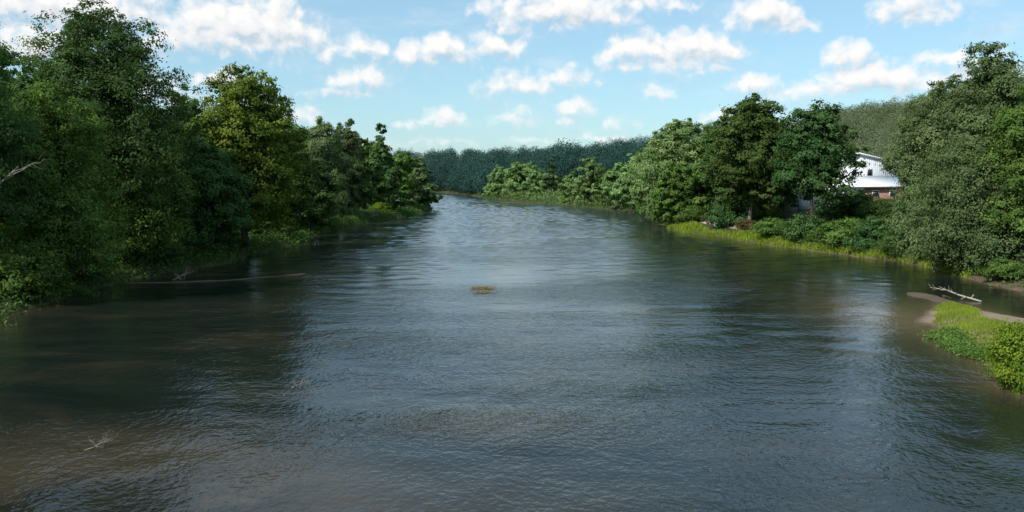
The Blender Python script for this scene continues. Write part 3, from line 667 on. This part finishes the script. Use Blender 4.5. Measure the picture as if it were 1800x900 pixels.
# ------------------------------------------------------------------ driftwood, twigs and floating scraps
def branchy(m, p0, p1, r, n, spread, up=.4, lv=2):
    p0, p1 = np.array(p0, float), np.array(p1, float); k = 6; L = np.linalg.norm(p1 - p0)
    pts = [p0 + (p1 - p0) * i / (k - 1) + rng.normal(size=3) * L * .02 for i in range(k)]
    m.tube(pts, [r * (1 - .75 * i / (k - 1)) for i in range(k)], 7, .08)
    if lv > 0:
        for q in range(n):
            t = rng.uniform(.25, .95); s = p0 + (p1 - p0) * t; d = unit((p1 - p0) / L + rng.normal(size=3) * spread + np.array([0, 0, up]))
            branchy(m, s, s + d * L * rng.uniform(.25, .5), r * (1 - .7 * t) * .6, max(2, n // 2), spread, up * .6, lv - 1)
a = P(1716, 530); b = P(1672, 505); o = empty('driftwood_log', (a[0], a[1], 0)); o.scale = (.75, .75, .75); tag(o, 'bleached driftwood log with broken branches stranded above the sandbar', 'driftwood')
m = MB(); m.tube([(.3, -.3, .05), (-.2, .6, .2), (-.75, 1.9, .38), (-1.3, 3.6, .72)], [.085, .08, .065, .03], 9, .08); m.build('log', DRIFT, o, smooth=True)
for (s, e) in (((-.2, .6, .2), (.25, .8, .5)), ((-.75, 1.9, .38), (-1.6, 1.9, .85)), ((-1.0, 2.7, .52), (-1.9, 3.0, .95)), ((-1.2, 3.2, .62), (-2.1, 4.4, .7)), ((-.4, 1.0, .3), (-1.1, .5, .12))):
    m = MB(); branchy(m, s, e, .05, 4, .6, .2, 1); m.build('branch', DRIFT, o, smooth=True)
m = MB(); branchy(m, (-1.6, 1.2, .1), (-2.6, .9, .5), .035, 6, .9, .2, 2); m.build('root_tangle', DARKWOOD, o, smooth=True)

def snag(label, u, v, size, lean, n=6, wood=DARKWOOD, rr=.022, name='drowned_branch'):
    c = P(u, v); o = empty(name, (c[0], c[1], 0)); tag(o, label, 'branch', 'twiggy branches stuck in the river')
    m = MB(); branchy(m, (-size * .5, -.35, -.1), (size * .35 + lean, .1, size * .28), rr, n, .75, .35, 2); m.build('stem', wood, o, smooth=True)
    m = MB(); branchy(m, (0, 0, -.1), (size * .15, .15, size * .42), rr * .7, n, .9, .3, 2); m.build('twig', wood, o, smooth=True)
    m = MB(); branchy(m, (-.1, 0, -.05), (-size * .35, .1, size * .2), rr * .7, n, .9, .2, 1); m.build('twig', wood, o, smooth=True)
    return o
snag('bare twiggy branch poking out of the shallow brown water near the shade', 178, 786, 1.15, .1)
snag('smaller reddish twig cluster sticking out of the water in midstream', 528, 678, .9, .1, 5)
snag('grey fallen branch lying on the mud at the end of the shaded bank', 645, 388, 4.5, .8, 6, DRIFT, .12, 'fallen_branch')
snag('pale snag in the shade just off the mud bar', 322, 491, 2.2, 0, 7, DRIFT, .03)
# bare grey limb high on the shaded bank
x, _, z = AT(22, 285, 52); o = empty('dead_branch', (x - 2.2, 52.4, z - 1.8)); tag(o, 'bare pale dead branch among the leaves at the picture edge', 'branch')
m = MB(); branchy(m, (-1.5, .3, -2.0), (2.3, 0, 1.6), .07, 6, .6, .1, 2); m.build('limb', DRIFT, o, smooth=True)
# arching leafy branch over the water
c = P(115, 522); o = empty('arching_branch', (c[0], c[1], 0)); tag(o, 'low leafy branch arching down into the water on the shaded bank', 'branch')
pts = np.array([(-2.0 + 3.9 * t, .8 - .5 * t, .75 * math.sin(math.pi * t) ** .7 - .05) for t in np.linspace(0, 1, 12)])
m = MB(); m.tube(pts, np.linspace(.07, .02, 12), 6); m.build('stem', BARK, o, smooth=True)
q = pts[rng.integers(1, 12, 700)] + rng.normal(size=(700, 3)) * np.array([.2, .2, .09]); m = MB(); leaves(m, q, rng.normal(size=(700, 3)) + np.array([0, 0, .8]), .16, .08, .5 + .2 * rng.normal(size=700)); m.build('foliage', LEAF['weed'], o)
# small pale post at the water's edge
c = P(12, 500); x, yq = c[0] - .2, c[1] + 1.5; gz = float(ground_z(x, yq)); o = empty('marker_post', (x, yq, gz)); tag(o, 'thin grey post with a small white ball top on the shaded bank', 'post')
m = MB(); m.tube([(0, 0, -.4), (0, 0, .7), (.01, 0, 1.55)], [.06, .055, .05], 8); m.build('shaft', POSTM, o, smooth=True)
m = MB(); m.tube([(.01, 0, 1.55), (.01, 0, 1.58), (.01, 0, 1.66), (.01, 0, 1.74), (.01, 0, 1.78)], [.04, .09, .12, .09, .03], 12); m.build('cap', WHITE, o, smooth=True)
# raft of dry reeds midstream
REED = bpy.data.materials.new('dry_reed'); REED.use_nodes = True; nt = NT(REED.node_tree); REED.node_tree.nodes.clear()
finish(nt, principled(nt, nt.ramp(nt.noise(objco(nt), 4, 4), [(.3, (.13, .09, .04)), (.7, (.34, .25, .12))]), .9, .2))
c = P(851, 509); o = empty('reed_raft', (c[0], c[1], 0)); tag(o, 'small tangle of dry golden reeds floating in midstream', 'reeds')
m = MB()
for k in range(120):
    p0 = np.array([rng.normal() * .45, rng.choice([-1.5, .9]) + rng.normal() * .35, .01 + .04 * rng.random()]); an = rng.normal() * .5 + (math.pi if rng.random() < .5 else 0); L = rng.uniform(.2, .6)
    m.tube([p0, p0 + np.array([math.cos(an), math.sin(an) * .8, rng.uniform(.0, .3)]) * L], [.013, .005], 4)
m.build('reeds', REED, o)

# ------------------------------------------------------------------ sky with cumulus, sun
def azel(u, v):
    d = ray(u, v); d = d / np.linalg.norm(d); return math.atan2(d[0], d[1]), math.asin(d[2])
# (u centre, v base, half width, height, strength) of each cumulus as surveyed
CL = [(430, 102, 165, 104, 1.25), (350, 98, 95, 66, 1.1), (620, 108, 78, 46, 1.0), (632, 158, 62, 42, .85), (590, 168, 70, 16, .6),
      (770, 112, 78, 50, 1.1), (870, 104, 62, 44, 1.05), (725, 116, 50, 34, .8), (905, 72, 40, 30, .7), (985, 52, 140, 70, 1.1), (900, 40, 50, 50, .8), (850, 28, 34, 28, .75),
      (1120, 118, 75, 62, 1.15), (1225, 118, 88, 64, 1.2), (1160, 128, 120, 30, .7), (1345, 56, 72, 62, 1.2), (1400, 60, 40, 24, .7), (1595, 44, 62, 60, 1.1), (1490, 124, 48, 48, 1.0),
      (1540, 170, 120, 58, 1.15), (1440, 174, 90, 34, .9), (1325, 164, 62, 32, .95), (1650, 120, 55, 28, .9), (910, 172, 85, 46, .75), (1000, 150, 70, 36, .65), (1008, 204, 48, 36, 1.0), (780, 222, 46, 34, .95), (730, 222, 40, 16, .7),
      (908, 222, 46, 34, .6), (995, 222, 32, 16, .6), (1157, 178, 34, 28, .65), (1082, 222, 42, 20, .5), (1270, 210, 40, 24, .8), (1640, 40, 60, 30, .5), (930, 250, 60, 12, .45), (770, 252, 70, 14, .4), (1060, 246, 60, 12, .4), (1255, 130, 60, 16, .5),
      (140, 60, 190, 90, 1.05), (50, 120, 110, 70, .95), (385, 160, 50, 36, .9), (300, 40, 70, 34, .45), (1110, 26, 120, 40, .7), (1720, 150, 70, 50, .6), (520, 215, 60, 30, .6), (230, 190, 120, 60, .5)]
w = bpy.data.worlds.new('World'); SC.world = w; w.use_nodes = True; w.node_tree.nodes.clear(); nt = NT(w.node_tree)
co = nt.n.new('ShaderNodeTexCoord').outputs['Generated']
dirn = nt.vmath('NORMALIZE', co)
sp = nt.n.new('ShaderNodeSeparateXYZ'); nt.l.new(dirn, sp.inputs[0])
azn = nt.math('ARCTAN2', sp.outputs[0], sp.outputs[1]); eln = nt.math('ARCSINE', sp.outputs[2])
cmb = nt.n.new('ShaderNodeCombineXYZ'); nt.l.new(azn, cmb.inputs[0]); nt.l.new(eln, cmb.inputs[1]); pv = cmb.outputs[0]
def density(p):
    warp = nt.vmath('SUBTRACT', nt.noise(p, 42, 3, .55, color=True), (.5, .5, .5))
    q = nt.vmath('MULTIPLY_ADD', warp, (.022, .016, 0), p)
    qs = nt.n.new('ShaderNodeSeparateXYZ'); nt.l.new(q, qs.inputs[0]); qy = qs.outputs[1]
    acc = None
    for (u, v, a, h, st) in CL:
        c = azel(u, v); rx = a / F * 1.0; ry = h / F
        d = nt.vmath('MULTIPLY_ADD', q, (1 / rx, 1 / ry, 0), (-c[0] / rx, -(c[1] + ry * .12) / ry, 0))
        e = nt.math('MULTIPLY_ADD', nt.vmath('DOT_PRODUCT', d, d), -st, st)
        fl = nt.math('MULTIPLY_ADD', qy, 9.0 / (ry + .02) * .25, -(c[1] - .002) * 9.0 / (ry + .02) * .25)
        e = nt.math('MINIMUM', e, fl)
        acc = e if acc is None else nt.math('MAXIMUM', acc, e)
    # loose cumulus everywhere above and around the view
    hi = nt.noise(nt.vmath('MULTIPLY', p, (1, 1.9, 0)), 3.4, 3, .5)
    hi = nt.math('MULTIPLY', nt.math('SUBTRACT', hi, .54), 5.0)
    m = nt.smooth(eln, .20, .30); m2 = nt.smooth(nt.math('ABSOLUTE', azn), .62, .75)
    gate = nt.math('MAXIMUM', m, m2)
    hi = nt.math('SUBTRACT', nt.math('MULTIPLY', nt.math('ADD', hi, 1.0), gate), 1.0)
    acc = nt.math('MAXIMUM', acc, hi); acc = nt.math('MAXIMUM', acc, -1.0)
    n = nt.noise(q, 55, 6, .58)
    vor = nt.n.new('ShaderNodeTexVoronoi'); vor.feature = 'SMOOTH_F1'; nt.l.new(q, vor.inputs['Vector']); vor.inputs['Scale'].default_value = 75; vor.inputs['Smoothness'].default_value = .5
    n = nt.math('ADD', nt.math('MULTIPLY', nt.math('SUBTRACT', n, .5), 1.5), nt.math('MULTIPLY', nt.math('SUBTRACT', .45, vor.outputs['Distance']), .55))
    return nt.math('ADD', acc, n)
d0 = density(pv)
d1 = density(nt.vmath('ADD', pv, (-.006, .013, 0)))
alpha = nt.smooth(d0, -.14, .80)
veil = nt.smooth(nt.noise(nt.vmath('MULTIPLY', pv, (1, 3.2, 0)), 7, 4, .6), .45, .8)
alpha = nt.math('MAXIMUM', alpha, nt.math('MULTIPLY', veil, .42))
lit = nt.math('MULTIPLY_ADD', nt.math('SUBTRACT', d0, d1), .50, .64, clamp=True)
ccol = nt.ramp(lit, [(0.2, (.54, .60, .68)), (.55, (.84, .86, .89)), (.85, (1.0, .995, .985))])
sky = nt.n.new('ShaderNodeTexSky'); sky.sky_type = 'NISHITA'; sky.sun_disc = False
sky.sun_elevation = R(SUN_EL); sky.sun_rotation = R(-SUN_AZ); sky.altitude = 100; sky.air_density = 1.0; sky.dust_density = .8; sky.ozone_density = 1.5
STR = .15
skc = nt.mix(1.0, sky.outputs[0], (.80, 1.0, 1.10), 'MULTIPLY')
skc = nt.mix(.45, skc, (.45 / STR, .70 / STR, .80 / STR))
cs_ = nt.vmath('SCALE', ccol); cs_.node.inputs['Scale'].default_value = 1.0 / STR
hazed = nt.math('MULTIPLY', alpha, nt.math('MULTIPLY_ADD', nt.smooth(eln, .0, .12), .22, .78))
fin = nt.mix(hazed, skc, cs_)
bg = nt.n.new('ShaderNodeBackground'); nt.l.new(fin, bg.inputs[0]); bg.inputs[1].default_value = STR
wo = nt.n.new('ShaderNodeOutputWorld'); nt.l.new(bg.outputs[0], wo.inputs[0])

sd_ = bpy.data.lights.new('sun', 'SUN'); sd_.energy = 5.0; sd_.angle = R(.53); sd_.color = (1, .95, .86)
so = bpy.data.objects.new('sun', sd_); COL.objects.link(so); so.location = (-60, 0, 60)
from mathutils import Vector
so.rotation_euler = Vector(sun_dir).to_track_quat('Z', 'Y').to_euler()

SC.view_settings.view_transform = 'Standard'; SC.view_settings.look = 'None'; SC.view_settings.exposure = 0; SC.view_settings.gamma = 1
SC.render.engine = 'CYCLES'; cy = SC.cycles
cy.max_bounces = 5; cy.diffuse_bounces = 2; cy.glossy_bounces = 3; cy.transmission_bounces = 3; cy.transparent_max_bounces = 4
cy.caustics_reflective = False; cy.caustics_refractive = False; cy.sample_clamp_indirect = 4
